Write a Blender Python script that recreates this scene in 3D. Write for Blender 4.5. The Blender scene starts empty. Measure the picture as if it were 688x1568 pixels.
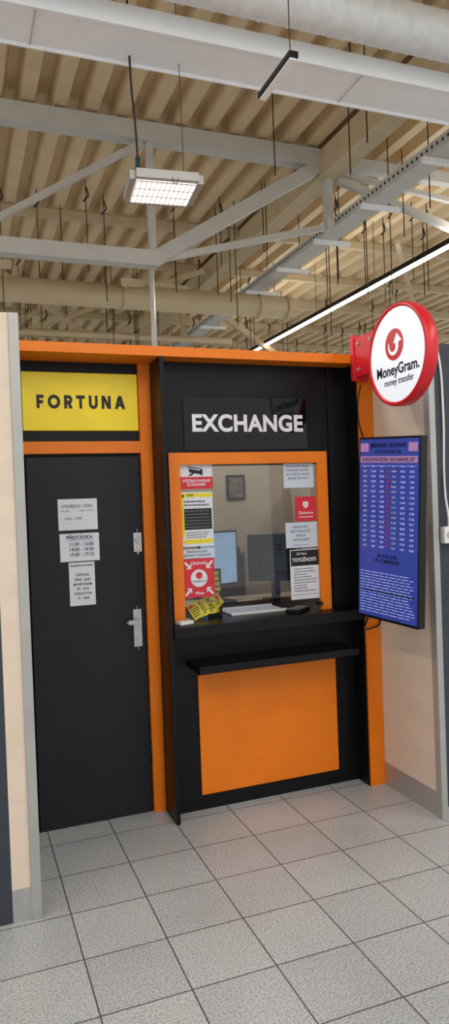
import bpy, bmesh, math, random
from mathutils import Vector, Matrix
random.seed(7)
sc=bpy.context.scene
sc.view_settings.view_transform='Standard'
sc.view_settings.look='None'
COL=bpy.context.collection

# ------------------------------------------------------------------ materials
def lin(c):
    return tuple((v/255/12.92 if v/255<=.04045 else ((v/255+.055)/1.055)**2.4) for v in c)
def mat(name,rgb,rough=.5,metal=0.,var=.06,scale=6.,emit=0.,bump=0.,coat=0.,spec=.5,stretch=None):
    m=bpy.data.materials.new(name); m.use_nodes=True; nt=m.node_tree; N=nt.nodes; L=nt.links
    b=N["Principled BSDF"]; b.inputs["Roughness"].default_value=rough; b.inputs["Metallic"].default_value=metal
    b.inputs["Specular IOR Level"].default_value=spec
    b.inputs["Coat Weight"].default_value=coat
    tc=N.new("ShaderNodeTexCoord"); mp=N.new("ShaderNodeMapping"); no=N.new("ShaderNodeTexNoise")
    if stretch: mp.inputs["Scale"].default_value=stretch
    no.inputs["Scale"].default_value=scale; no.inputs["Detail"].default_value=4
    L.new(tc.outputs["Object"],mp.inputs[0]); L.new(mp.outputs[0],no.inputs["Vector"])
    r=N.new("ShaderNodeValToRGB"); c=lin(rgb)
    r.color_ramp.elements[0].position=.3; r.color_ramp.elements[1].position=.7
    r.color_ramp.elements[0].color=(*[v*(1-var) for v in c],1); r.color_ramp.elements[1].color=(*[min(1,v*(1+var)) for v in c],1)
    L.new(no.outputs["Fac"],r.inputs[0]); L.new(r.outputs[0],b.inputs["Base Color"])
    if emit>0:
        L.new(r.outputs[0],b.inputs["Emission Color"]); b.inputs["Emission Strength"].default_value=emit
    if bump>0:
        bp=N.new("ShaderNodeBump"); bp.inputs["Strength"].default_value=bump; bp.inputs["Distance"].default_value=.002
        n2=N.new("ShaderNodeTexNoise"); n2.inputs["Scale"].default_value=scale*12
        L.new(mp.outputs[0],n2.inputs["Vector"]); L.new(n2.outputs["Fac"],bp.inputs["Height"]); L.new(bp.outputs[0],b.inputs["Normal"])
    return m
M={}
M['orange']=mat("orange_laminate",(228,120,16),.4,var=.04,spec=.35)
M['black']=mat("black_laminate",(13,13,17),.38,var=.12,bump=.05,spec=.22)
M['door']=mat("door_anthracite",(23,26,32),.5,var=.08,bump=.1,spec=.3)
M['gloss']=mat("gloss_black_acrylic",(12,10,15),.06,var=.05,spec=.3)
M['beige']=mat("beige_panel",(216,200,182),.5,var=.04,scale=2,stretch=(1,1,6))
M['int']=mat("interior_wall_paint",(200,187,170),.7,var=.03)
M['metal']=mat("brushed_steel",(182,182,182),.35,.6,var=.08,scale=30,stretch=(8,8,.3))
M['alu']=mat("aluminium_trim",(172,172,170),.45,.4,var=.05)
M['greypanel']=mat("grey_panel",(56,62,71),.5,var=.05,spec=.3)
M['yellow']=mat("yellow_sign_face",(230,204,0),.35,emit=.10,var=.03)
M['white']=mat("paper_white",(214,218,226),.6,var=.02)
M['paper']=mat("paper_bluish",(194,205,220),.6,var=.02)
M['ink']=mat("ink_black",(18,18,22),.6,var=.02)
M['inkblue']=mat("ink_navy",(34,44,84),.6,var=.02)
M['greyink']=mat("ink_grey",(104,106,116),.6,var=.02)
M['letter']=mat("letter_white",(215,215,220),.4,var=.02,emit=.05)
M['red']=mat("sign_red",(206,26,40),.35,var=.05)
M['posterred']=mat("poster_red",(204,34,52),.5,var=.04)
M['yel2']=mat("poster_yellow",(222,204,36),.5,var=.04)
M['plastic']=mat("white_plastic",(225,226,224),.4,var=.02)
M['bplastic']=mat("black_plastic",(16,16,19),.35,var=.1,spec=.3)
M['deck']=mat("galvanised_deck_tan",(216,192,152),.6,var=.07,scale=3)
M['steel']=mat("painted_steel_grey",(196,194,187),.5,var=.05)
M['steeltan']=mat("painted_steel_tan",(198,178,142),.5,var=.06)
M['ductw']=mat("white_duct",(246,247,247),.45,var=.02)
M['ductm']=mat("spiral_duct_zinc",(226,229,229),.45,.1,var=.08,scale=14)
M['wire']=mat("wire_dark",(44,36,26),.6,var=.05)
M['lightface']=mat("lamp_diffuser",(255,246,226),.5,var=.0,emit=2.0)
M['led']=mat("led_tube",(255,248,232),.5,var=0,emit=9)
M['lightbox']=mat("lightbox_white",(232,240,250),.4,var=.01,emit=.35)
M['screen']=mat("tv_screen_blue",(46,59,134),.2,var=.10,emit=.5,scale=3)
M['scrdark']=mat("tv_text_navy",(12,14,46),.4,var=.02,emit=.15)
M['scrlite']=mat("tv_text_light",(168,180,228),.4,var=.02,emit=.5)
M['scrpink']=mat("tv_bar_pink",(150,112,156),.4,var=.02,emit=.4)
M['scrred']=mat("tv_flags_red",(120,40,90),.4,var=.02,emit=.4)
M['monitor']=mat("monitor_glow",(150,178,214),.4,var=.1,emit=.4,scale=9)
M['leather']=mat("brown_leather",(66,38,32),.45,var=.2,scale=20,bump=.3)
M['teal']=mat("cable_gland_teal",(20,70,80),.4,var=.1)
M['photo']=mat("framed_photo",(120,108,98),.5,var=.5,scale=25)

def floor_mat():
    m=bpy.data.materials.new("speckled_floor_tile"); m.use_nodes=True; nt=m.node_tree; N=nt.nodes; L=nt.links
    b=N["Principled BSDF"]; b.inputs["Roughness"].default_value=.3
    tc=N.new("ShaderNodeTexCoord"); mp=N.new("ShaderNodeMapping"); mp.inputs["Location"].default_value=(-.064+3.33,-.11+3.33,0)
    L.new(tc.outputs["Object"],mp.inputs[0])
    br=N.new("ShaderNodeTexBrick"); br.offset=0; br.squash=1
    br.inputs["Scale"].default_value=1; br.inputs["Brick Width"].default_value=.333; br.inputs["Row Height"].default_value=.333
    br.inputs["Mortar Size"].default_value=.0030; br.inputs["Mortar Smooth"].default_value=.2
    br.inputs["Color1"].default_value=(*lin((197,202,206)),1); br.inputs["Color2"].default_value=(*lin((187,192,197)),1)
    br.inputs["Mortar"].default_value=(*lin((84,83,82)),1)
    L.new(mp.outputs[0],br.inputs["Vector"])
    n1=N.new("ShaderNodeTexNoise"); n1.inputs["Scale"].default_value=130; n1.inputs["Detail"].default_value=3
    L.new(tc.outputs["Object"],n1.inputs["Vector"])
    r1=N.new("ShaderNodeValToRGB"); r1.color_ramp.elements[0].position=.36; r1.color_ramp.elements[0].color=(.52,.52,.52,1)
    r1.color_ramp.elements[1].position=.56; r1.color_ramp.elements[1].color=(1,1,1,1)
    L.new(n1.outputs["Fac"],r1.inputs[0])
    n2=N.new("ShaderNodeTexNoise"); n2.inputs["Scale"].default_value=1.7; n2.inputs["Detail"].default_value=5
    L.new(tc.outputs["Object"],n2.inputs["Vector"])
    r2=N.new("ShaderNodeValToRGB"); r2.color_ramp.elements[0].position=.3; r2.color_ramp.elements[0].color=(.86,.86,.86,1); r2.color_ramp.elements[1].position=.65
    L.new(n2.outputs["Fac"],r2.inputs[0])
    a=N.new("ShaderNodeMix"); a.data_type='RGBA'; a.blend_type='MULTIPLY'; a.inputs[0].default_value=1
    L.new(br.outputs["Color"],a.inputs[6]); L.new(r1.outputs[0],a.inputs[7])
    c=N.new("ShaderNodeMix"); c.data_type='RGBA'; c.blend_type='MULTIPLY'; c.inputs[0].default_value=1
    L.new(a.outputs[2],c.inputs[6]); L.new(r2.outputs[0],c.inputs[7])
    L.new(c.outputs[2],b.inputs["Base Color"])
    bp=N.new("ShaderNodeBump"); bp.inputs["Distance"].default_value=.002; bp.inputs["Strength"].default_value=.4; bp.invert=True
    L.new(br.outputs["Fac"],bp.inputs["Height"]); L.new(bp.outputs[0],b.inputs["Normal"])
    return m
M['floor']=floor_mat()
def glass_mat():
    m=bpy.data.materials.new("window_glass"); m.use_nodes=True; nt=m.node_tree; N=nt.nodes; L=nt.links
    N.remove(N["Principled BSDF"]); o=N["Material Output"]
    t=N.new("ShaderNodeBsdfTransparent"); t.inputs[0].default_value=(.93,.95,.94,1)
    g=N.new("ShaderNodeBsdfGlossy"); g.inputs["Roughness"].default_value=.02
    f=N.new("ShaderNodeFresnel"); f.inputs[0].default_value=1.45
    x=N.new("ShaderNodeMixShader"); L.new(f.outputs[0],x.inputs[0]); L.new(t.outputs[0],x.inputs[1]); L.new(g.outputs[0],x.inputs[2]); L.new(x.outputs[0],o.inputs[0])
    return m
M['glass']=glass_mat()

# ------------------------------------------------------------------ helpers
def group(name,loc=(0,0,0),rot=(0,0,0),mode='XYZ'):
    e=bpy.data.objects.new(name,None); e.empty_display_size=.1; e.location=loc; e.rotation_mode=mode; e.rotation_euler=rot; COL.objects.link(e); return e
def finish(name,bm,mt,parent=None,smooth=False):
    me=bpy.data.meshes.new(name); bmesh.ops.recalc_face_normals(bm,faces=bm.faces); bm.to_mesh(me); bm.free()
    me.materials.append(M[mt])
    if smooth:
        for p in me.polygons: p.use_smooth=True
    o=bpy.data.objects.new(name,me); COL.objects.link(o)
    if parent: o.parent=parent
    return o
def addbox(bm,x0,x1,y0,y1,z0,z1):
    r=bmesh.ops.create_cube(bm,size=1)
    for v in r['verts']:
        v.co=Vector(((x0+x1)/2+v.co.x*(x1-x0),(y0+y1)/2+v.co.y*(y1-y0),(z0+z1)/2+v.co.z*(z1-z0)))
    return r['verts']
def box(name,p,x0,x1,y0,y1,z0,z1,mt,bev=0.):
    bm=bmesh.new(); addbox(bm,x0,x1,y0,y1,z0,z1)
    if bev>0: bmesh.ops.bevel(bm,geom=list(bm.edges),offset=bev,segments=2,affect='EDGES',profile=.5)
    return finish(name,bm,mt,p)
def addbar(bm,a,b,w,h):
    a=Vector(a);b=Vector(b);d=b-a;ln=d.length;d.normalize()
    up=Vector((0,0,1)) if abs(d.z)<.95 else Vector((0,1,0))
    s=d.cross(up).normalized();u=s.cross(d).normalized()
    r=bmesh.ops.create_cube(bm,size=1)
    for v in r['verts']:
        c=v.co.copy(); v.co=(a+b)/2+d*(c.x*ln)+s*(c.y*w)+u*(c.z*h)
def bars(name,p,L,mt):
    bm=bmesh.new()
    for l in L: addbar(bm,*l)
    return finish(name,bm,mt,p)
def addcyl(bm,a,b,r,seg=16,r2=None,cap=True):
    a=Vector(a);b=Vector(b);d=b-a
    q=Vector((0,0,1)).rotation_difference(d.normalized()).to_matrix().to_4x4()
    bmesh.ops.create_cone(bm,cap_ends=cap,segments=seg,radius1=r,radius2=r if r2 is None else r2,depth=d.length,matrix=Matrix.Translation((a+b)/2)@q)
def cyl(name,p,a,b,r,mt,seg=24,r2=None):
    bm=bmesh.new(); addcyl(bm,a,b,r,seg,r2); o=finish(name,bm,mt,p)
    for f in o.data.polygons: f.use_smooth=len(f.vertices)==4
    return o
def poly(name,p,pts,y,mt,th=.0006):
    bm=bmesh.new(); vs=[bm.verts.new((x,y,z)) for x,z in pts]; f=bm.faces.new(vs)
    r=bmesh.ops.extrude_face_region(bm,geom=[f])
    for v in r['geom']:
        if isinstance(v,bmesh.types.BMVert): v.co.y+=th
    return finish(name,bm,mt,p)
def circ(cx,cz,r,n=40,a0=0,a1=2*math.pi): return [(cx+r*math.cos(a0+(a1-a0)*i/n),cz+r*math.sin(a0+(a1-a0)*i/n)) for i in range(n)]
def text(name,p,s,x,z,y,size,mt,al='CENTER',bold=0.,sx=1.,width=None,spc=1.,line=1.,ext=.0004):
    c=bpy.data.curves.new(name,'FONT'); c.body=s; c.size=size; c.align_x=al; c.align_y='CENTER'; c.offset=bold*size; c.extrude=ext
    c.space_character=spc; c.space_line=line; c.materials.append(M[mt])
    o=bpy.data.objects.new(name,c); COL.objects.link(o); o.parent=p; o.location=(x,y,z); o.rotation_euler=(math.pi/2,0,0)
    if width:
        bpy.context.view_layer.update(); w=o.dimensions.x
        if w>0: sx=width/w
    o.scale=(sx,1,1); return o
def curve(name,p,pts,r,mt):
    c=bpy.data.curves.new(name,'CURVE'); c.dimensions='3D'; c.bevel_depth=r; c.bevel_resolution=3; c.resolution_u=8
    s=c.splines.new('BEZIER'); s.bezier_points.add(len(pts)-1)
    for b,q in zip(s.bezier_points,pts): b.co=q; b.handle_left_type=b.handle_right_type='AUTO'
    c.materials.append(M[mt]); o=bpy.data.objects.new(name,c); COL.objects.link(o); o.parent=p; return o
def rule_lines(name,p,x0,x1,z0,z1,n,y,mt,fill=.45,ragged=.25):
    bm=bmesh.new(); h=(z1-z0)/n
    for i in range(n):
        z=z0+(i+.5)*h; xe=x0
        end=x1-(x1-x0)*random.random()*ragged
        while xe<end:
            w=random.uniform(.05,.16)*(x1-x0); w=min(w,end-xe)
            addbox(bm,xe,xe+w,y,y+.0005,z-h*fill/2,z+h*fill/2); xe+=w+.02*(x1-x0)
    return finish(name,bm,mt,p)
# heavy geometric capitals built from strokes (unit height)
def geo_word(name,p,word,xc,z0,y,h,width,t,mt):
    segs=[]; x=0.; gap=.34
    def arc(cx,cz,ro,a0,a1,n=20,sx=1.):
        ri=ro-t
        for i in range(n):
            b0=a0+(a1-a0)*i/n; b1=a0+(a1-a0)*(i+1)/n
            segs.append([(cx+sx*ro*math.cos(b0),cz+ro*math.sin(b0)),(cx+sx*ro*math.cos(b1),cz+ro*math.sin(b1)),(cx+sx*ri*math.cos(b1),cz+ri*math.sin(b1)),(cx+sx*ri*math.cos(b0),cz+ri*math.sin(b0))])
    def rc(a,b,c,d): segs.append([(a,c),(b,c),(b,d),(a,d)])
    P=math.pi
    for ch in word:
        if ch=='F': w=.62; rc(x,x+t,0,1); rc(x+t,x+w,1-t,1); rc(x+t,x+w*.9,.5-t/2-.02,.5+t/2-.02)
        elif ch=='O': w=1.08; arc(x+w/2,.5,.52,0,2*P,40,w/2/.52)
        elif ch=='R':
            w=.72; rc(x,x+t,0,1); rc(x+t,x+.42,1-t,1); rc(x+t,x+.42,.34,.34+t); arc(x+.40,.67,.33,-P/2,P/2,18)
            segs.append([(x+.3,.36),(x+.3+t*1.15,.36),(x+w+.02,0),(x+w+.02-t*1.25,0)])
        elif ch=='T': w=.78; rc(x,x+w,1-t,1); rc(x+w/2-t/2,x+w/2+t/2,0,1-t)
        elif ch=='U': w=.8; rc(x,x+t,.38,1); rc(x+w-t,x+w,.38,1); arc(x+w/2,.38,.4,P,2*P,24)
        elif ch=='N': w=.84; rc(x,x+t,0,1); rc(x+w-t,x+w,0,1); segs.append([(x,1),(x+t*1.2,1),(x+w,0),(x+w-t*1.2,0)])
        elif ch=='A':
            w=.98; segs.append([(x,0),(x+t*1.15,0),(x+w/2+t*.6,1),(x+w/2-t*.6,1)]); segs.append([(x+w,0),(x+w-t*1.15,0),(x+w/2-t*.6,1),(x+w/2+t*.6,1)]); rc(x+.25,x+w-.25,.2,.2+t*.9)
        x+=w+gap
    tot=x-gap; k=width/tot; bm=bmesh.new()
    for j,s in enumerate(segs):
        f=bm.faces.new([bm.verts.new((xc-width/2+a*k,y-.00001*(j%7),z0+b*h)) for a,b in s])
    return finish(name,bm,mt,p)

# ------------------------------------------------------------------ floor
bm=bmesh.new(); addbox(bm,-9,14,-6,24,-.05,0); finish("floor",bm,'floor')

# ------------------------------------------------------------------ corrugated ceiling deck
bm=bmesh.new(); Z0=5.33; PIT=.28; prof=[]
x=-8.
while x<13:
    prof+= [(x,Z0),(x+.11,Z0),(x+.15,Z0+.13),(x+.24,Z0+.13)]; x+=PIT
for a,b in zip(prof[:-1],prof[1:]):
    vs=[bm.verts.new(v) for v in ((a[0],-6,a[1]),(b[0],-6,b[1]),(b[0],24,b[1]),(a[0],24,a[1]))]; bm.faces.new(vs)
bmesh.ops.remove_doubles(bm,verts=bm.verts,dist=1e-4)
finish("ceiling",bm,'deck')
box("wall_back",None,-9,14,24,24.1,0,5.5,'int')

# ------------------------------------------------------------------ trusses
def tube_truss(y,mt,near=False):
    g=group("roof_truss"); L=[]
    zt,zb=5.22,4.05
    L.append(((-8,y,zt),(3.61,y,zt),.14,.17)); L.append(((3.83,y,zt),(13,y,zt),.10,.12))
    L.append(((-8,y,zb),(1.86,y,zb),.13,.14))
    L.append(((1.80,y,zb-.02),(3.62,y,5.15),.11,.13))
    L.append(((1.83,y,zt),(1.83,y,zb),.06,.07))
    L.append(((.25,y,zb+.12),(1.76,y,5.13),.05,.055)); L.append(((.2,y,zb+.1),(-1.4,y,5.1),.06,.06))
    if near:
        L.append(((3.83,y,5.05),(6.4,y,4.40),.06,.08)); L.append(((3.83,y,5.12),(5.4,y,4.98),.05,.05))
    else:
        L.append(((5.9,y,zb),(13,y,zb),.1,.12)); L.append(((5.9,y,zb),(4.2,y,5.1),.08,.09))
    L.append(((1.86,y,zb),(3.68,y,4.54),.05,.06))
    L.append(((3.72,y,5.03),(3.72,y,4.5),.08,.09))
    bars("truss_members",g,L,mt)
tube_truss(6.5,'steel',True); tube_truss(11.5,'steeltan'); tube_truss(16.5,'steeltan')
g=group("main_girder")
bars("girder_members",g,[((3.72,-5,5.16),(3.72,23,5.16),.22,.26)],'steeltan')
g=group("roof_purlins")
bars("purlin_bars",g,[((-8,y,5.27),(3.6,y,5.27),.08,.1) for y in (8.7,10.2,13.2,14.8,18.5)]+[((3.84,y,5.27),(13,y,5.27),.08,.1) for y in (8.7,10.2,13.2,14.8,18.5)]+[((-8,8.2,5.1),(3.5,11.3,4.9),.05,.05),((0,13,4.4),(3.5,9.7,5.1),.06,.06),((5.6,8,5.1),(9,12,4.6),.06,.06),((.6,7.4,4.2),(-3,10.9,4.9),.06,.08),((1.9,8,4.3),(3.5,10.5,5.05),.07,.09),((.5,9.8,5.0),(2.8,12.8,4.5),.06,.08)],'steeltan')
g=group("hanging_pole"); cyl("pole",g,(1.81,6.5,3.98),(1.81,6.5,2.9),.022,'steel')
# ducts
g=group("radiant_heater_panel")
box("panel_body",g,-8,13,3.86,4.19,4.40,4.50,'ductw',.006)
box("panel_lip",g,-8,13,3.845,3.86,4.38,4.50,'ductw'); box("panel_lip_rear",g,-8,13,4.19,4.2,4.38,4.5,'ductw')
bars("joints",g,[((x,3.86,4.397),(x,4.19,4.397),.008,.006) for x in (-1.5,.5,2.5,4.5)],'steel')
bars("panel_hangers",g,[((x,4.02,4.5),(x,4.02,5.335),.008,.008) for x in (-5.9,-3.1,-.3,2.5,5.3,8.1)],'wire')
g=group("spiral_duct")
bm=bmesh.new(); r0=.13; xs=-8; seg=28; rings=[]
while xs<13:
    for dx,rr in((0,r0),(.07,r0),(.075,r0+.004),(.08,r0+.004),(.085,r0)):
        rings.append([bm.verts.new((xs+dx,3.62+rr*math.cos(2*math.pi*i/seg),4.56+rr*math.sin(2*math.pi*i/seg))) for i in range(seg)])
    xs+=.09
for a,b in zip(rings[:-1],rings[1:]):
    for i in range(seg): bm.faces.new((a[i],a[(i+1)%seg],b[(i+1)%seg],b[i]))
finish("duct_tube",bm,'ductm',g,True)
bars("duct_hangers",g,[((x,3.62,4.68),(x,3.62,5.335),.008,.008) for x in (-5.9,-3.1,-.3,2.5,5.3,8.1)],'wire')
g=group("ventilation_duct"); cyl("duct_tube",g,(-8,8.58,4.3),(4.25,8.58,4.3),.145,'steeltan',32)
bm=bmesh.new()
for i in range(7): addcyl(bm,(-7+i*1.8,8.58,4.3),(-6.96+i*1.8,8.58,4.3),.155,32)
addcyl(bm,(4.2,8.58,4.3),(4.26,8.58,4.3),.158,32)
finish("duct_collars",bm,'steeltan',g)
bars("duct_hangers",g,[((-7.1+i*1.4,8.58,4.44),(-7.1+i*1.4,8.58,5.335),.01,.01) for i in range(8)],'wire')
g=group("sprinkler_pipe"); cyl("pipe",g,(-8,10.8,4.36),(4.3,10.8,4.36),.05,'steeltan'); cyl("pipe_b",g,(-8,12.2,4.38),(4.3,12.2,4.38),.07,'steeltan')
bars("pipe_hangers",g,[((-7.1+i*1.4,y,4.4),(-7.1+i*1.4,y,5.335),.01,.01) for i in range(8) for y in (10.8,12.2)],'wire')
# cable tray
g=group("cable_tray")
box("tray_bed",g,3.86,4.06,4.3,20,4.60,4.615,'steel'); box("tray_side_a",g,3.85,3.86,4.3,20,4.60,4.70,'steel'); box("tray_side_b",g,4.06,4.07,4.3,20,4.60,4.70,'steel')
bars("tray_slots",g,[((3.8485,4.32+i*.07,4.655),(3.8485,4.345+i*.07,4.655),.003,.025) for i in range(200)],'wire')
bars("tray_brackets",g,[((3.80,5.03+i*.97,4.578),(4.24,5.03+i*.97,4.578),.05,.04) for i in range(14)],'ductw')
bars("tray_hangers",g,[((4.12,5.03+i*.97,4.578),(4.12,5.03+i*.97,5.335),.008,.008) for i in range(14)],'wire')
# linear luminaires
def linear_light(x,y0,y1,z=4.5):
    g=group("linear_ceiling_light")
    box("light_housing",g,x-.04,x+.04,y0,y1,z,z+.06,'bplastic'); box("light_tube",g,x-.032,x+.032,y0,y1,z-.018,z,'led')
    n=int((y1-y0)/1.6)
    bars("light_hangers",g,[((x,y0+.5+i*1.6,z+.06),(x,y0+.5+i*1.6,5.335),.006,.006) for i in range(n)],'wire')
linear_light(5.23,4.3,22,4.5)
linear_light(-2.4,-5,6.2,4.86); linear_light(1.4,-5,1.6,4.6); linear_light(5.0,-5,2.0,4.6)  # unseen luminaires, added out of view for extra light
# suspension wires with hooks
g=group("suspension_wires"); bm=bmesh.new()
for i in range(84):
    x=random.uniform(-1.5,8.5); y=random.choice([7.4,7.9,8.2,9.8,10.2,11.2,12.6,13.0,14.2]); zb=random.uniform(3.8,4.6)
    if 3.5<x<4.2: continue
    addbar(bm,(x,y,5.36),(x,y,zb),.009,.009)
    addbar(bm,(x-.03,y,5.12),(x+.03,y,5.19),.014,.016); addbar(bm,(x+.03,y,5.19),(x+.01,y,5.28),.014,.016)
for x,y in((3.2,5.2),(3.05,4.7),(4.3,5.6),(4.5,6.3),(2.6,5.4)): addbar(bm,(x,y,5.36),(x,y,4.45),.008,.008)
finish("wires",bm,'wire',g)
g=group("track_lamp")
box("lamp_housing",g,1.57,1.62,3.06,3.44,3.86,3.89,'bplastic',.004); box("lamp_diffuser",g,1.578,1.612,3.07,3.43,3.852,3.86,'ductw')
bars("lamp_wires",g,[((1.595,3.1,3.89),(1.595,3.1,5.4),.004,.004)],'wire')
g=group("ceiling_speaker_box"); box("speaker_body",g,2.30,3.4,2.72,2.92,4.5,4.56,'ductw',.005); bars("speaker_hangers",g,[((x,2.82,4.56),(x,2.82,5.335),.006,.006) for x in (2.5,3.2)],'wire')

# ------------------------------------------------------------------ floodlight
g=group("hanging_floodlight",(1.22,4.07,3.59),(0,0,math.radians(-6))); g.scale=(1.12,1.1,1.1)
bm=bmesh.new(); addbox(bm,-.19,.19,-.17,.17,0,.045); bmesh.ops.bevel(bm,geom=[e for e in bm.edges if abs(e.verts[0].co.z-e.verts[1].co.z)>.01],offset=.03,segments=4,affect='EDGES'); finish("housing",bm,'alu',g)
box("diffuser",g,-.155,.155,-.135,.135,-.004,.001,'lightface')
bm=bmesh.new()
for i in range(13): addbox(bm,-.155+i*.0256,-.152+i*.0256,-.135,.135,-.008,-.003)
for i in range(4): addbox(bm,-.155,.155,-.135+i*.088,-.131+i*.088,-.008,-.003)
finish("lens_grid",bm,'alu',g)
bm=bmesh.new()
for i in range(9): addbox(bm,-.14+i*.035,-.134+i*.035,-.13,.13,.045,.055)
finish("heat_fins",bm,'alu',g)
cyl("gland",g,(-.12,.04,.045),(-.12,.04,.2),.013,'teal')
curve("power_cable",g,[(-.12,.04,.2),(-.125,.04,.35),(-.14,.04,.6),(-.14,.04,1.57)],.006,'wire')
curve("steel_wire",g,[(.13,.05,.06),(.12,.05,.9),(.1,.05,1.58)],.002,'wire')
curve("safety_loop",g,[(.02,-.17,.01),(.03,-.19,-.03),(.05,-.17,.005)],.002,'wire')

# ------------------------------------------------------------------ left neighbouring pillar
g=group("wall_left")
box("dark_cladding",g,-2.5,.16,3.14,3.95,0,2.585,'greypanel'); box("beige_cladding",g,.16,.238,3.14,3.95,.14,2.585,'beige')
box("steel_kick",g,.16,.238,3.135,3.95,0,.14,'metal'); box("edge_trim",g,.238,.28,3.13,3.95,0,2.585,'alu',.003)

# ------------------------------------------------------------------ kiosk booth
g=group("exchange_kiosk")
box("header_board",g,.30,2.385,3.715,4.05,2.55,2.603,'orange',.002)
box("post_between",g,.992,1.06,3.93,4.0,0,2.55,'orange',.0015)
box("divider_fin",g,1.06,1.082,3.72,4.0,0,2.55,'black',.001)
box("post_outer",g,2.287,2.385,3.715,4.0,0,2.55,'orange',.0015)
box("post_inner_cheek",g,2.279,2.287,3.73,3.86,0,2.55,'black')
box("door_jamb",g,.28,.352,3.95,4.05,0,2.55,'black')
box("transom_rail",g,.345,.992,3.93,4.0,2.046,2.112,'orange',.001)
box("transom_panel",g,.345,.992,3.96,4.0,2.112,2.55,'black')
W=3.85
box("front_upper",g,1.082,2.279,W,W+.04,2.0,2.55,'black')
box("front_lower",g,1.082,2.279,W,W+.04,0,1.012,'black')
box("front_left",g,1.082,1.15,W,W+.04,1.0,2.0,'black'); box("front_right",g,2.09,2.279,W,W+.04,1.0,2.0,'black')
box("front_seam",g,2.145,2.185,W-.012,W,1.085,2.55,'black',.002)
box("counter_top",g,1.082,2.279,3.70,4.45,1.015,1.078,'black',.003)
box("orange_panel",g,1.25,2.137,W-.012,W,.088,.772,'orange',.001)
box("bag_shelf",g,1.19,2.175,3.62,W,.828,.868,'black',.003)
box("frame_head",g,1.122,2.12,3.826,3.85,1.968,2.036,'orange',.001)
box("frame_jamb_a",g,1.122,1.187,3.826,3.85,1.078,1.968,'orange',.001); box("frame_jamb_b",g,2.052,2.12,3.826,3.85,1.078,1.968,'orange',.001)
g=group("wall_interior")
box("inner_back_wall",g,.3,3.3,5.6,5.65,0,2.6,'int'); box("inner_side_wall",g,1.0,1.04,4.02,5.6,0,2.55,'int'); box("inner_far_wall",g,3.3,3.35,3.3,5.6,0,2.55,'int')
g=group("ceiling_beam_interior"); box("beam",g,1.04,3.3,4.2,4.25,1.98,2.03,'black')
gl=group("window_1"); box("pane",gl,1.185,2.055,3.858,3.862,1.17,1.97,'glass')

s=group("yellow_shop_sign"); box("sign_face",s,.355,.988,3.945,3.962,2.172,2.49,'yellow',.003)
geo_word("sign_letters",s,"FORTUNA",.673,2.293,3.9435,.073,.485,.25,'ink')
s=group("exchange_sign"); box("gloss_panel",s,1.223,2.0,3.842,3.85,2.052,2.352,'gloss',.001)
text("sign_letters",s,"EXCHANGE",1.62,2.2,3.84,.132,'letter',bold=.035,width=.70,spc=1.05)

# ------------------------------------------------------------------ door
d=group("door_1")
box("leaf",d,.36,.985,3.95,4.0,.005,2.03,'door',.003)
box("door_gap",d,.352,.992,4.001,4.02,0,2.046,'ink')
bm=bmesh.new(); addbox(bm,.932,.978,3.938,3.95,1.467,1.618); bmesh.ops.bevel(bm,geom=[e for e in bm.edges if abs(e.verts[0].co.y-e.verts[1].co.y)>.001],offset=.022,segments=6,affect='EDGES'); finish("upper_lock_plate",bm,'metal',d)
cyl("lock_cylinder",d,(.955,3.938,1.555),(.955,3.925,1.555),.014,'metal'); box("key_slot",d,.9535,.9565,3.924,3.926,1.547,1.563,'ink')
box("lock_slot",d,.949,.961,3.935,3.939,1.48,1.52,'steel',.002)
bm=bmesh.new(); addbox(bm,.914,.96,3.938,3.95,.932,1.186); bmesh.ops.bevel(bm,geom=[e for e in bm.edges if abs(e.verts[0].co.y-e.verts[1].co.y)>.001],offset=.022,segments=6,affect='EDGES'); finish("handle_plate",bm,'metal',d)
cyl("handle_neck",d,(.937,3.94,1.10),(.937,3.885,1.10),.011,'metal')
bm=bmesh.new(); addbox(bm,.865,.948,3.872,3.892,1.088,1.113); bmesh.ops.bevel(bm,geom=list(bm.edges),offset=.008,segments=3,affect='EDGES'); finish("lever",bm,'metal',d)
cyl("keyhole",d,(.937,3.94,.995),(.937,3.928,.995),.012,'metal')
cyl("hinge",d,(.989,3.944,.28),(.989,3.944,.4),.006,'ink')

def notice(x0,x1,z0,z1,y,mt='white',name="paper_notice"):
    n=group(name); box("sheet",n,x0,x1,y,y+.0012,z0,z1,mt); return n
Y=3.9475
n=notice(.521,.735,1.627,1.798,Y)
text("t1",n,"OTEVŘENO / OPEN",.625,1.757,Y-.001,.024,'greyink',bold=.008,width=.17); text("t2",n,"PO-NE            9:00 - 21:00",.625,1.732,Y-.001,.013,'greyink',width=.18)
text("t3",n,"16:00 - 19:30",.6,1.69,Y-.001,.018,'greyink',bold=.008); text("t4",n,"- - - - - - - - -",.59,1.665,Y-.001,.012,'greyink')
n=notice(.524,.739,1.455,1.609,Y)
text("t1",n,"PŘESTÁVKA",.632,1.586,Y-.001,.026,'inkblue',bold=.02,width=.145); box("underline",n,.56,.705,Y-.001,Y,1.570,1.572,'inkblue')
text("t2",n,"11:30 - 12:00\n14:00 - 14:30\n17:00 - 17:10",.64,1.52,Y-.001,.027,'inkblue',bold=.012,line=1.05,width=.13)
n=notice(.567,.708,1.211,1.449,Y)
text("t1",n,"Doplňkové služby",.637,1.432,Y-.001,.017,'inkblue',bold=.01,width=.125)
text("t2",n,"FORTUNA\n09:00 - 20:00\nMONEYGRAM\n09 - 18:30\nZÁSILKOVNA\n10 - 18:00",.64,1.315,Y-.001,.019,'inkblue',bold=.012,line=1.35,width=.1)

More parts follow.
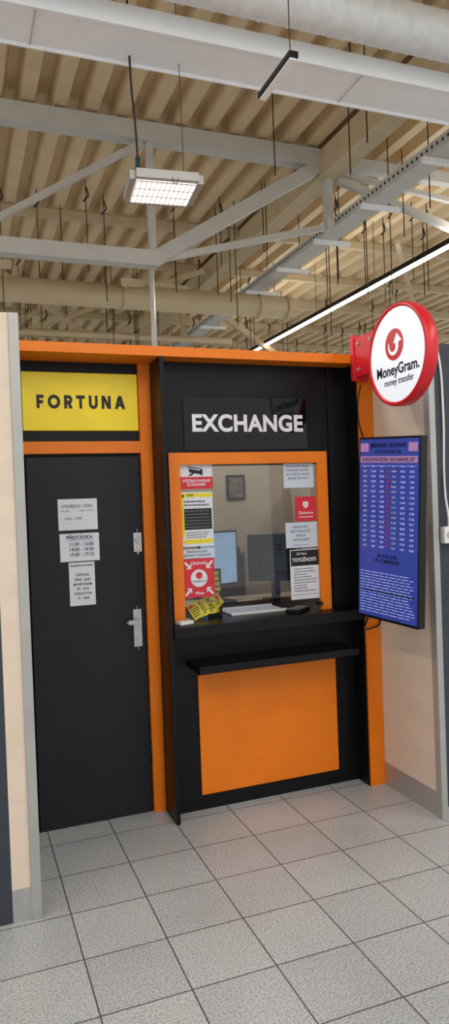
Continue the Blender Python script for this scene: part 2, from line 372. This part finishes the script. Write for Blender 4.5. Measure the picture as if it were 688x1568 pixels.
Y=3.8555
n=notice(1.193,1.388,1.831,1.969,Y,'white',"camera_warning_sign")
box("red_band",n,1.193,1.388,Y-.001,Y,1.831,1.9,'posterred')
text("t",n,"STŘEŽENO KAMERAMI\nSE ZÁZNAMEM",1.29,1.866,Y-.002,.021,'letter',bold=.02,width=.165)
poly("camera_body",n,[(1.245,1.948),(1.315,1.935),(1.312,1.915),(1.25,1.925)],Y-.001,'ink'); poly("camera_lens",n,[(1.315,1.94),(1.33,1.942),(1.328,1.908),(1.312,1.912)],Y-.001,'ink')
poly("camera_arm",n,[(1.27,1.925),(1.28,1.922),(1.262,1.907),(1.24,1.907)],Y-.001,'ink'); poly("camera_roof",n,[(1.235,1.955),(1.325,1.94),(1.325,1.945),(1.24,1.96)],Y-.001,'ink')
n=notice(1.195,1.383,1.504,1.814,Y,'white',"price_poster")
box("band_top",n,1.2,1.378,Y-.001,Y,1.785,1.808,'yel2'); box("band_side",n,1.195,1.21,Y-.001,Y,1.56,1.80,'yel2'); box("band_low",n,1.205,1.378,Y-.001,Y,1.52,1.545,'yel2')
box("table",n,1.21,1.375,Y-.001,Y,1.6,1.72,'ink'); rule_lines("rows",n,1.215,1.37,1.605,1.715,6,Y-.002,'greyink',.3,.1)
rule_lines("heads",n,1.212,1.37,1.73,1.77,2,Y-.001,'greyink',.5,.3); rule_lines("foot",n,1.22,1.36,1.55,1.59,3,Y-.001,'greyink',.4,.3); text("w",n,"4500",1.25,1.796,Y-.0015,.02,'ink')
n=notice(1.195,1.385,1.437,1.49,Y,'paper'); text("t",n,"Bankovní účet\npřevod v hotovosti",1.28,1.465,Y-.001,.02,'inkblue',width=.16)
n=notice(1.191,1.379,1.212,1.434,Y,'posterred',"red_money_poster")
text("a",n,"Obchodní",1.287,1.408,Y-.001,.026,'letter',bold=.012,width=.1); text("b",n,"Místo",1.287,1.236,Y-.001,.024,'letter',bold=.012)
poly("badge",n,circ(1.285,1.322,.05),Y-.001,'white'); poly("dot",n,circ(1.285,1.338,.02),Y-.002,'posterred'); text("c",n,"MoneyGram",1.285,1.305,Y-.002,.016,'ink',width=.075)
for sx,sz in((1,1),(-1,1),(1,-1),(-1,-1)):
    tx,tz=1.285+sx*.045,1.322+sz*.055
    poly("arrow_head",n,[(tx,tz),(tx+sx*.03,tz),(tx,tz+sz*.03)],Y-.001,'letter')
    poly("arrow_shaft",n,[(tx+sx*.008,tz+sz*.018),(tx+sx*.018,tz+sz*.008),(tx+sx*.042,tz+sz*.036),(tx+sx*.034,tz+sz*.044)],Y-.001,'letter')
n=notice(1.84,2.041,1.821,1.966,Y,'paper'); text("t",n,"Provozní doba\nobchod zavřen\npro účty všech\nplatby kartou",1.935,1.915,Y-.001,.022,'greyink',line=1.1,width=.15)
n=notice(1.911,2.05,1.618,1.766,Y,'posterred',"red_shield_sticker")
text("t",n,"Zlatkovna",1.98,1.668,Y-.001,.024,'letter',bold=.01,width=.1); poly("shield",n,[(1.962,1.735),(1.998,1.735),(1.998,1.71),(1.98,1.693),(1.962,1.71)],Y-.001,'letter'); text("s",n,"z",1.98,1.718,Y-.002,.025,'posterred')
rule_lines("u",n,1.93,2.03,1.636,1.65,1,Y-.001,'letter',.4)
n=notice(1.841,2.053,1.46,1.612,Y,'paper'); text("t",n,"BANKOVKY\nBEZ POPLATKŮ\nNÁKUP\n130 KRUHOM",1.94,1.545,Y-.001,.022,'greyink',line=1.15,width=.13); box("ul",n,1.89,1.99,Y-.001,Y,1.475,1.477,'ink')
n=notice(1.863,2.059,1.148,1.448,Y,'white',"identity_poster"); box("head",n,1.868,2.054,Y-.001,Y,1.35,1.443,'ink'); text("t1",n,"Ověření",1.94,1.422,Y-.002,.02,'letter',bold=.01); text("t2",n,"TOTOŽNOSTI",1.958,1.385,Y-.002,.03,'letter',bold=.025,width=.16)
rule_lines("body",n,1.885,2.04,1.19,1.34,9,Y-.001,'greyink',.35,.5); box("fline",n,1.87,2.05,Y-.001,Y,1.175,1.177,'ink')

# counter things
g=group("leaflet_stack")
for i,(x,z,a,m_) in enumerate([(1.27,1.135,-.5,'yel2'),(1.315,1.145,-.3,'yel2'),(1.365,1.155,-.05,'yel2'),(1.40,1.16,.9,'yel2')]):
    for o in (box("leaflet",g,-.034,.034,0,.002,-.05,.05,m_),rule_lines("print",g,-.028,.028,-.04,.03,5,-.001,'ink',.45,.4),box("red_bit",g,-.03,.0,-.0015,0,.02,.04,'posterred')):
        o.location=(x,3.90+i*.006,z); o.rotation_euler=(-.2,a,0)
g=group("brochure_holder")
box("box",g,1.37,1.45,3.94,3.97,1.079,1.36,'bplastic'); rule_lines("print",g,1.375,1.445,1.1,1.35,8,3.938,'yel2',.7,.2)
g=group("money_tray"); box("tray",g,1.5,1.86,3.92,4.14,1.079,1.086,'paper',.003); box("rim_a",g,1.5,1.86,3.915,3.923,1.079,1.094,'plastic'); box("rim_b",g,1.5,1.86,4.137,4.145,1.079,1.094,'plastic')
g=group("card_terminal",(1.89,3.83,1.079),(0,0,-.9)); box("body",g,-.045,.045,-.08,.08,0,.025,'bplastic',.006); box("display",g,-.035,.035,.02,.065,.025,.027,'greyink')
bm=bmesh.new()
for i in range(3):
    for j in range(4): addbox(bm,-.035+i*.025,-.017+i*.025,-.07+j*.02,-.056+j*.02,.025,.028)
finish("keys",bm,'greyink',g)
g=group("counter_bell_box",(1.165,3.78,1.079),(0,0,.3)); box("base",g,-.045,.045,-.03,.03,0,.022,'plastic',.006); cyl("button",g,(.02,0,.022),(.02,0,.03),.014,'alu')
curve("lead",g,[(-.045,.0,.008),(-.02,.045,.004),(.07,.045,.004)],.003,'plastic')
g=group("glass_clip"); cyl("clip",g,(2.035,3.85,1.12),(2.035,3.80,1.12),.012,'bplastic')
# interior objects
g=group("computer_monitor",(1.70,4.65,1.36),(0,0,.25)); box("bezel",g,-.16,.16,0,.03,-.19,.19,'bplastic',.004); box("panel",g,-.148,.148,-.003,.001,-.175,.178,'monitor'); box("stand",g,-.03,.03,.01,.04,-.3,-.19,'bplastic'); box("foot",g,-.1,.1,-.06,.1,-.31,-.295,'bplastic')
g=group("computer_monitor",(2.08,4.55,1.35),(0,0,-.5)); box("bezel",g,-.19,.19,0,.035,-.165,.165,'bplastic',.006); box("back_hump",g,-.11,.11,-.03,.0,-.1,.1,'bplastic',.01); box("stand",g,-.03,.03,0,.03,-.29,-.16,'bplastic'); box("foot",g,-.1,.1,-.06,.1,-.30,-.29,'bplastic')
g=group("office_desk"); box("top",g,1.1,3.2,4.46,4.95,1.015,1.045,'int'); box("leg_a",g,1.12,1.16,4.5,4.9,0,1.015,'int'); box("leg_b",g,3.1,3.15,4.5,4.9,0,1.015,'int')
g=group("office_chair",(1.95,5.25,0),(0,0,.3))
bm=bmesh.new(); addbox(bm,-.26,.26,0,.1,.82,1.38); bmesh.ops.bevel(bm,geom=list(bm.edges),offset=.045,segments=4,affect='EDGES'); finish("backrest",bm,'leather',g,True)
for i in range(4): box("cushion_rib",g,-.22,.22,-.02,.03,.88+i*.12,.97+i*.12,'leather',.02)
bm=bmesh.new(); addbox(bm,-.26,.26,-.26,0,.66,.78); bmesh.ops.bevel(bm,geom=list(bm.edges),offset=.04,segments=4,affect='EDGES'); finish("seat",bm,'leather',g,True)
cyl("column",g,(0,-.1,.1),(0,-.1,.66),.03,'bplastic')
bars("star_base",g,[((0,-.1,.09),(.2*math.cos(a),-.1+.2*math.sin(a),.06),.04,.04) for a in [i*2*math.pi/5 for i in range(5)]],'bplastic')
bm=bmesh.new()
for i in range(5):
    a=i*2*math.pi/5; addcyl(bm,(.2*math.cos(a)-.015,-.1+.2*math.sin(a),.03),(.2*math.cos(a)+.015,-.1+.2*math.sin(a),.03),.03,14)
finish("castors",bm,'bplastic',g)
g=group("picture_frame"); box("frame",g,2.135,2.30,5.58,5.6,1.765,1.975,'bplastic',.003); box("picture",g,2.152,2.283,5.577,5.58,1.785,1.955,'photo')

# ------------------------------------------------------------------ right wall
g=group("wall_right")
box("beige_cladding",g,2.387,2.45,3.2,4.0,.135,2.56,'beige'); box("steel_kick",g,2.385,2.45,3.2,3.715,0,.135,'metal')
box("seam",g,2.386,2.39,3.2,3.715,.86,.863,'steel'); box("corner_trim",g,2.382,2.42,3.165,3.215,0,2.56,'alu',.003)
box("front_panel",g,2.42,3.6,3.175,3.3,.06,2.56,'greypanel'); box("front_kick",g,2.42,3.6,3.17,3.3,0,.06,'metal')
g=group("wall_socket"); box("plate",g,2.43,2.50,3.135,3.175,1.485,1.575,'plastic',.006); box("plate_b",g,2.505,2.58,3.135,3.175,1.485,1.575,'plastic',.006); cyl("hole",g,(2.465,3.136,1.53),(2.465,3.133,1.53),.02,'alu')
curve("cable",g,[(2.47,3.15,1.57),(2.455,3.13,1.63),(2.462,3.16,1.75),(2.47,3.165,2.2),(2.45,3.165,2.5),(2.42,3.16,2.58),(2.40,3.3,2.575)],.006,'plastic')

# ------------------------------------------------------------------ round lightbox sign
s=group("round_projecting_sign",(2.2,3.175,2.49),(0,0,-math.pi/2))
bm=bmesh.new(); R=.265
prof=[(R-.016,-.012),(R,-.012),(R+.004,0),(R+.004,.05),(R-.002,.06),(R-.016,.06),(R-.016,.05),(R-.02,-.002)]
seg=72; rings=[[bm.verts.new((r*math.cos(2*math.pi*i/seg),y,r*math.sin(2*math.pi*i/seg))) for i in range(seg)] for r,y in prof]
for k in range(len(rings)):
    a=rings[k];b=rings[(k+1)%len(rings)]
    for i in range(seg): bm.faces.new((a[i],a[(i+1)%seg],b[(i+1)%seg],b[i]))
finish("red_rim",bm,'red',s,True)
cyl("face",s,(0,-.004,0),(0,.054,0),R-.014,'lightbox',72)
poly("emblem_disc",s,circ(-.02,.057,.083),-.0055,'red')
def ring(cx,cz,ro,ri,a0,a1,n=24):
    o=[];k=[]
    for i in range(n+1):
        a=a0+(a1-a0)*i/n; w=(i/n)**.6
        o.append((cx+ro*math.cos(a),cz+ro*math.sin(a))); rr=ro-(ro-ri)*(.15+.85*w); k.append((cx+rr*math.cos(a),cz+rr*math.sin(a)))
    return o+k[::-1]
poly("emblem_arc",s,ring(-.028,.048,.046,.022,math.radians(150),math.radians(362)),-.0065,'lightbox')
poly("emblem_head",s,[(-.026,.062),(.008,.112),(.048,.068)],-.0065,'lightbox')
poly("emblem_neck",s,[(-.006,.047),(.018,.047),(.022,.068),(-.002,.068)],-.0066,'lightbox')
text("letters",s,"MoneyGram.",0,-.076,-.0055,.078,'ink',bold=.022,width=.38); text("letters_small",s,"money transfer",.01,-.137,-.0055,.05,'ink',bold=.005,width=.26)
box("bracket_box",s,-.54,-.245,.05,.10,-.03,.20,'red',.004)
box("bracket_foot",s,-.54,-.505,.04,.14,-.05,.22,'red',.004)
bm=bmesh.new()
for z in (0.01,.16): addcyl(bm,(-.46,.04,z),(-.46,.05,z),.01,12); addcyl(bm,(-.33,.04,z),(-.33,.05,z),.01,12)
finish("bolts",bm,'alu',s)
box("clip",s,-.275,-.24,.015,.06,.12,.14,'red'); box("clip_b",s,-.275,-.24,.015,.06,.01,.03,'red')
curve("sign_cable",group("sign_cable"),[(2.3,3.705,2.42),(2.27,3.69,2.33),(2.275,3.70,2.2),(2.31,3.71,2.1)],.004,'bplastic')

# ------------------------------------------------------------------ rate screen
t=group("rate_display_screen",(2.115,3.185,1.572),(.009,.068,-1.356),'YXZ')
W2,H2=.216,.488
box("casing",t,-W2,W2,-.005,.045,-H2,H2,'bplastic',.004); box("screen",t,-W2+.010,W2-.010,-.008,-.004,-H2+.016,H2-.012,'screen')
box("back_hump",t,-.15,.15,.045,.07,-.25,.2,'bplastic',.01)
bars("wall_arm",t,[((0,.07,0),(-.03,.24,0),.1,.05),((-.1,.07,-.1),(.1,.07,-.1),.03,.03)],'bplastic')
y=-.0095
text("title",t,"SMĚNÁRNA  EXCHANGE",0,.442,y,.03,'scrdark',bold=.02,width=.25); text("sub",t,"0% POPLATEK 0%",0,.408,y,.022,'scrdark',width=.18)
box("bar",t,-.2,.2,y,y+.001,.352,.386,'scrpink'); text("bart",t,"KURZOVNÍ LÍSTEK / EXCHANGE LIST",0,.368,y-.001,.026,'scrdark',bold=.01,width=.37)
box("flagbar_a",t,-.2,-.14,y,y+.001,.41,.455,'scrpink'); box("flagbar_b",t,.14,.2,y,y+.001,.41,.455,'scrpink')
hx=[-.165,-.103,-.042,.042,.103,.165]
for i,x in enumerate(hx):
    text("col",t,"\n".join(["ks"]+["%.2f"%random.uniform(1,30) if i not in(0,) else random.choice(["EUR","USD","GBP","CHF","PLN","HUF","SEK"]) for _ in range(16)]),x,.12,y,.0155,'scrlite' if i%3 else 'white',line=1.72)
box("colline",t,-.195,.195,y,y+.001,.334,.336,'scrlite')
bm=bmesh.new()
for i in range(16): addbox(bm,-.009,.009,y,y+.001,-.085+i*.0255,-.071+i*.0255)
finish("flags",bm,'scrred',t)
text("mid",t,"0% POPLATEK\n0% COMMISSION",0,-.155,y,.026,'scrdark',bold=.01,width=.17)
rule_lines("terms",t,-.195,.195,-.455,-.225,15,y,'scrlite',.2,.15); rule_lines("terms_b",t,-.19,.19,-.35,-.32,1,y-.0005,'scrdark',.25,.15)
curve("screen_cable",group("screen_cable"),[(2.10,3.38,1.10),(2.12,3.44,1.05),(2.19,3.58,.99),(2.30,3.68,.965),(2.372,3.70,.985),(2.365,3.70,1.05),(2.31,3.708,1.11)],.005,'bplastic')

# ------------------------------------------------------------------ lights
def area(name,loc,sx,sy,power,color=(1,.985,.965),rot=(0,0,0)):
    l=bpy.data.lights.new(name,'AREA'); l.shape='RECTANGLE'; l.size=sx; l.size_y=sy; l.energy=power; l.color=color
    o=bpy.data.objects.new(name,l); o.location=loc; o.rotation_euler=rot; COL.objects.link(o)
for x,y,z in((-2.4,-1.5,4.8),(1.4,-1.5,4.55),(5.0,-1.5,4.55),(-2.4,1.8,4.8),(1.4,.5,4.55),(5.0,.8,4.55)):
    area("hall_fill_light",(x,y,z),.1,2.2,42)  # added fill lights below the out-of-view luminaires
# added uplights that brighten the deck and white duct from below
for x,y,z,p in((-2.4,-1.5,4.95,38),(-2.4,3,4.95,38),(1.4,-1.5,4.7,38),(5.0,-1.5,4.7,38),(5.23,7,4.6,12),(5.23,11,4.6,12)):
    area("deck_fill_uplight",(x,y,z),.1,3.5,p,rot=(math.pi,0,0))
for x,y in((-1.,7.5),(2.5,7.5),(6,7.5),(0,11.5),(6,12)):
    area("hall_fill_light",(x,y,4.0),.3,2.2,52)  # more added fill deeper in the hall, without any fixture
area("floodlight_glow",(1.22,4.07,3.57),.32,.28,14)
w=bpy.data.worlds.new("hall_ambient"); sc.world=w; w.use_nodes=True
bg=w.node_tree.nodes["Background"]; bg.inputs[0].default_value=(.96,.98,1,1); bg.inputs[1].default_value=1.16

# ------------------------------------------------------------------ camera
yaw,pit,rol=.3608,-.0138,-.0371
fw=Vector((math.sin(yaw)*math.cos(pit),math.cos(yaw)*math.cos(pit),math.sin(pit))); rt=Vector((math.cos(yaw),-math.sin(yaw),0)); up=rt.cross(fw)
r2=math.cos(rol)*rt+math.sin(rol)*up; u2=-math.sin(rol)*rt+math.cos(rol)*up
cd=bpy.data.cameras.new("camera"); cd.sensor_fit='VERTICAL'; cd.sensor_height=36; cd.lens=25.05; cd.clip_start=.05
cam=bpy.data.objects.new("camera",cd); COL.objects.link(cam)
cam.matrix_world=Matrix(((r2.x,u2.x,-fw.x,0),(r2.y,u2.y,-fw.y,0),(r2.z,u2.z,-fw.z,1.75),(0,0,0,1)))
sc.camera=cam
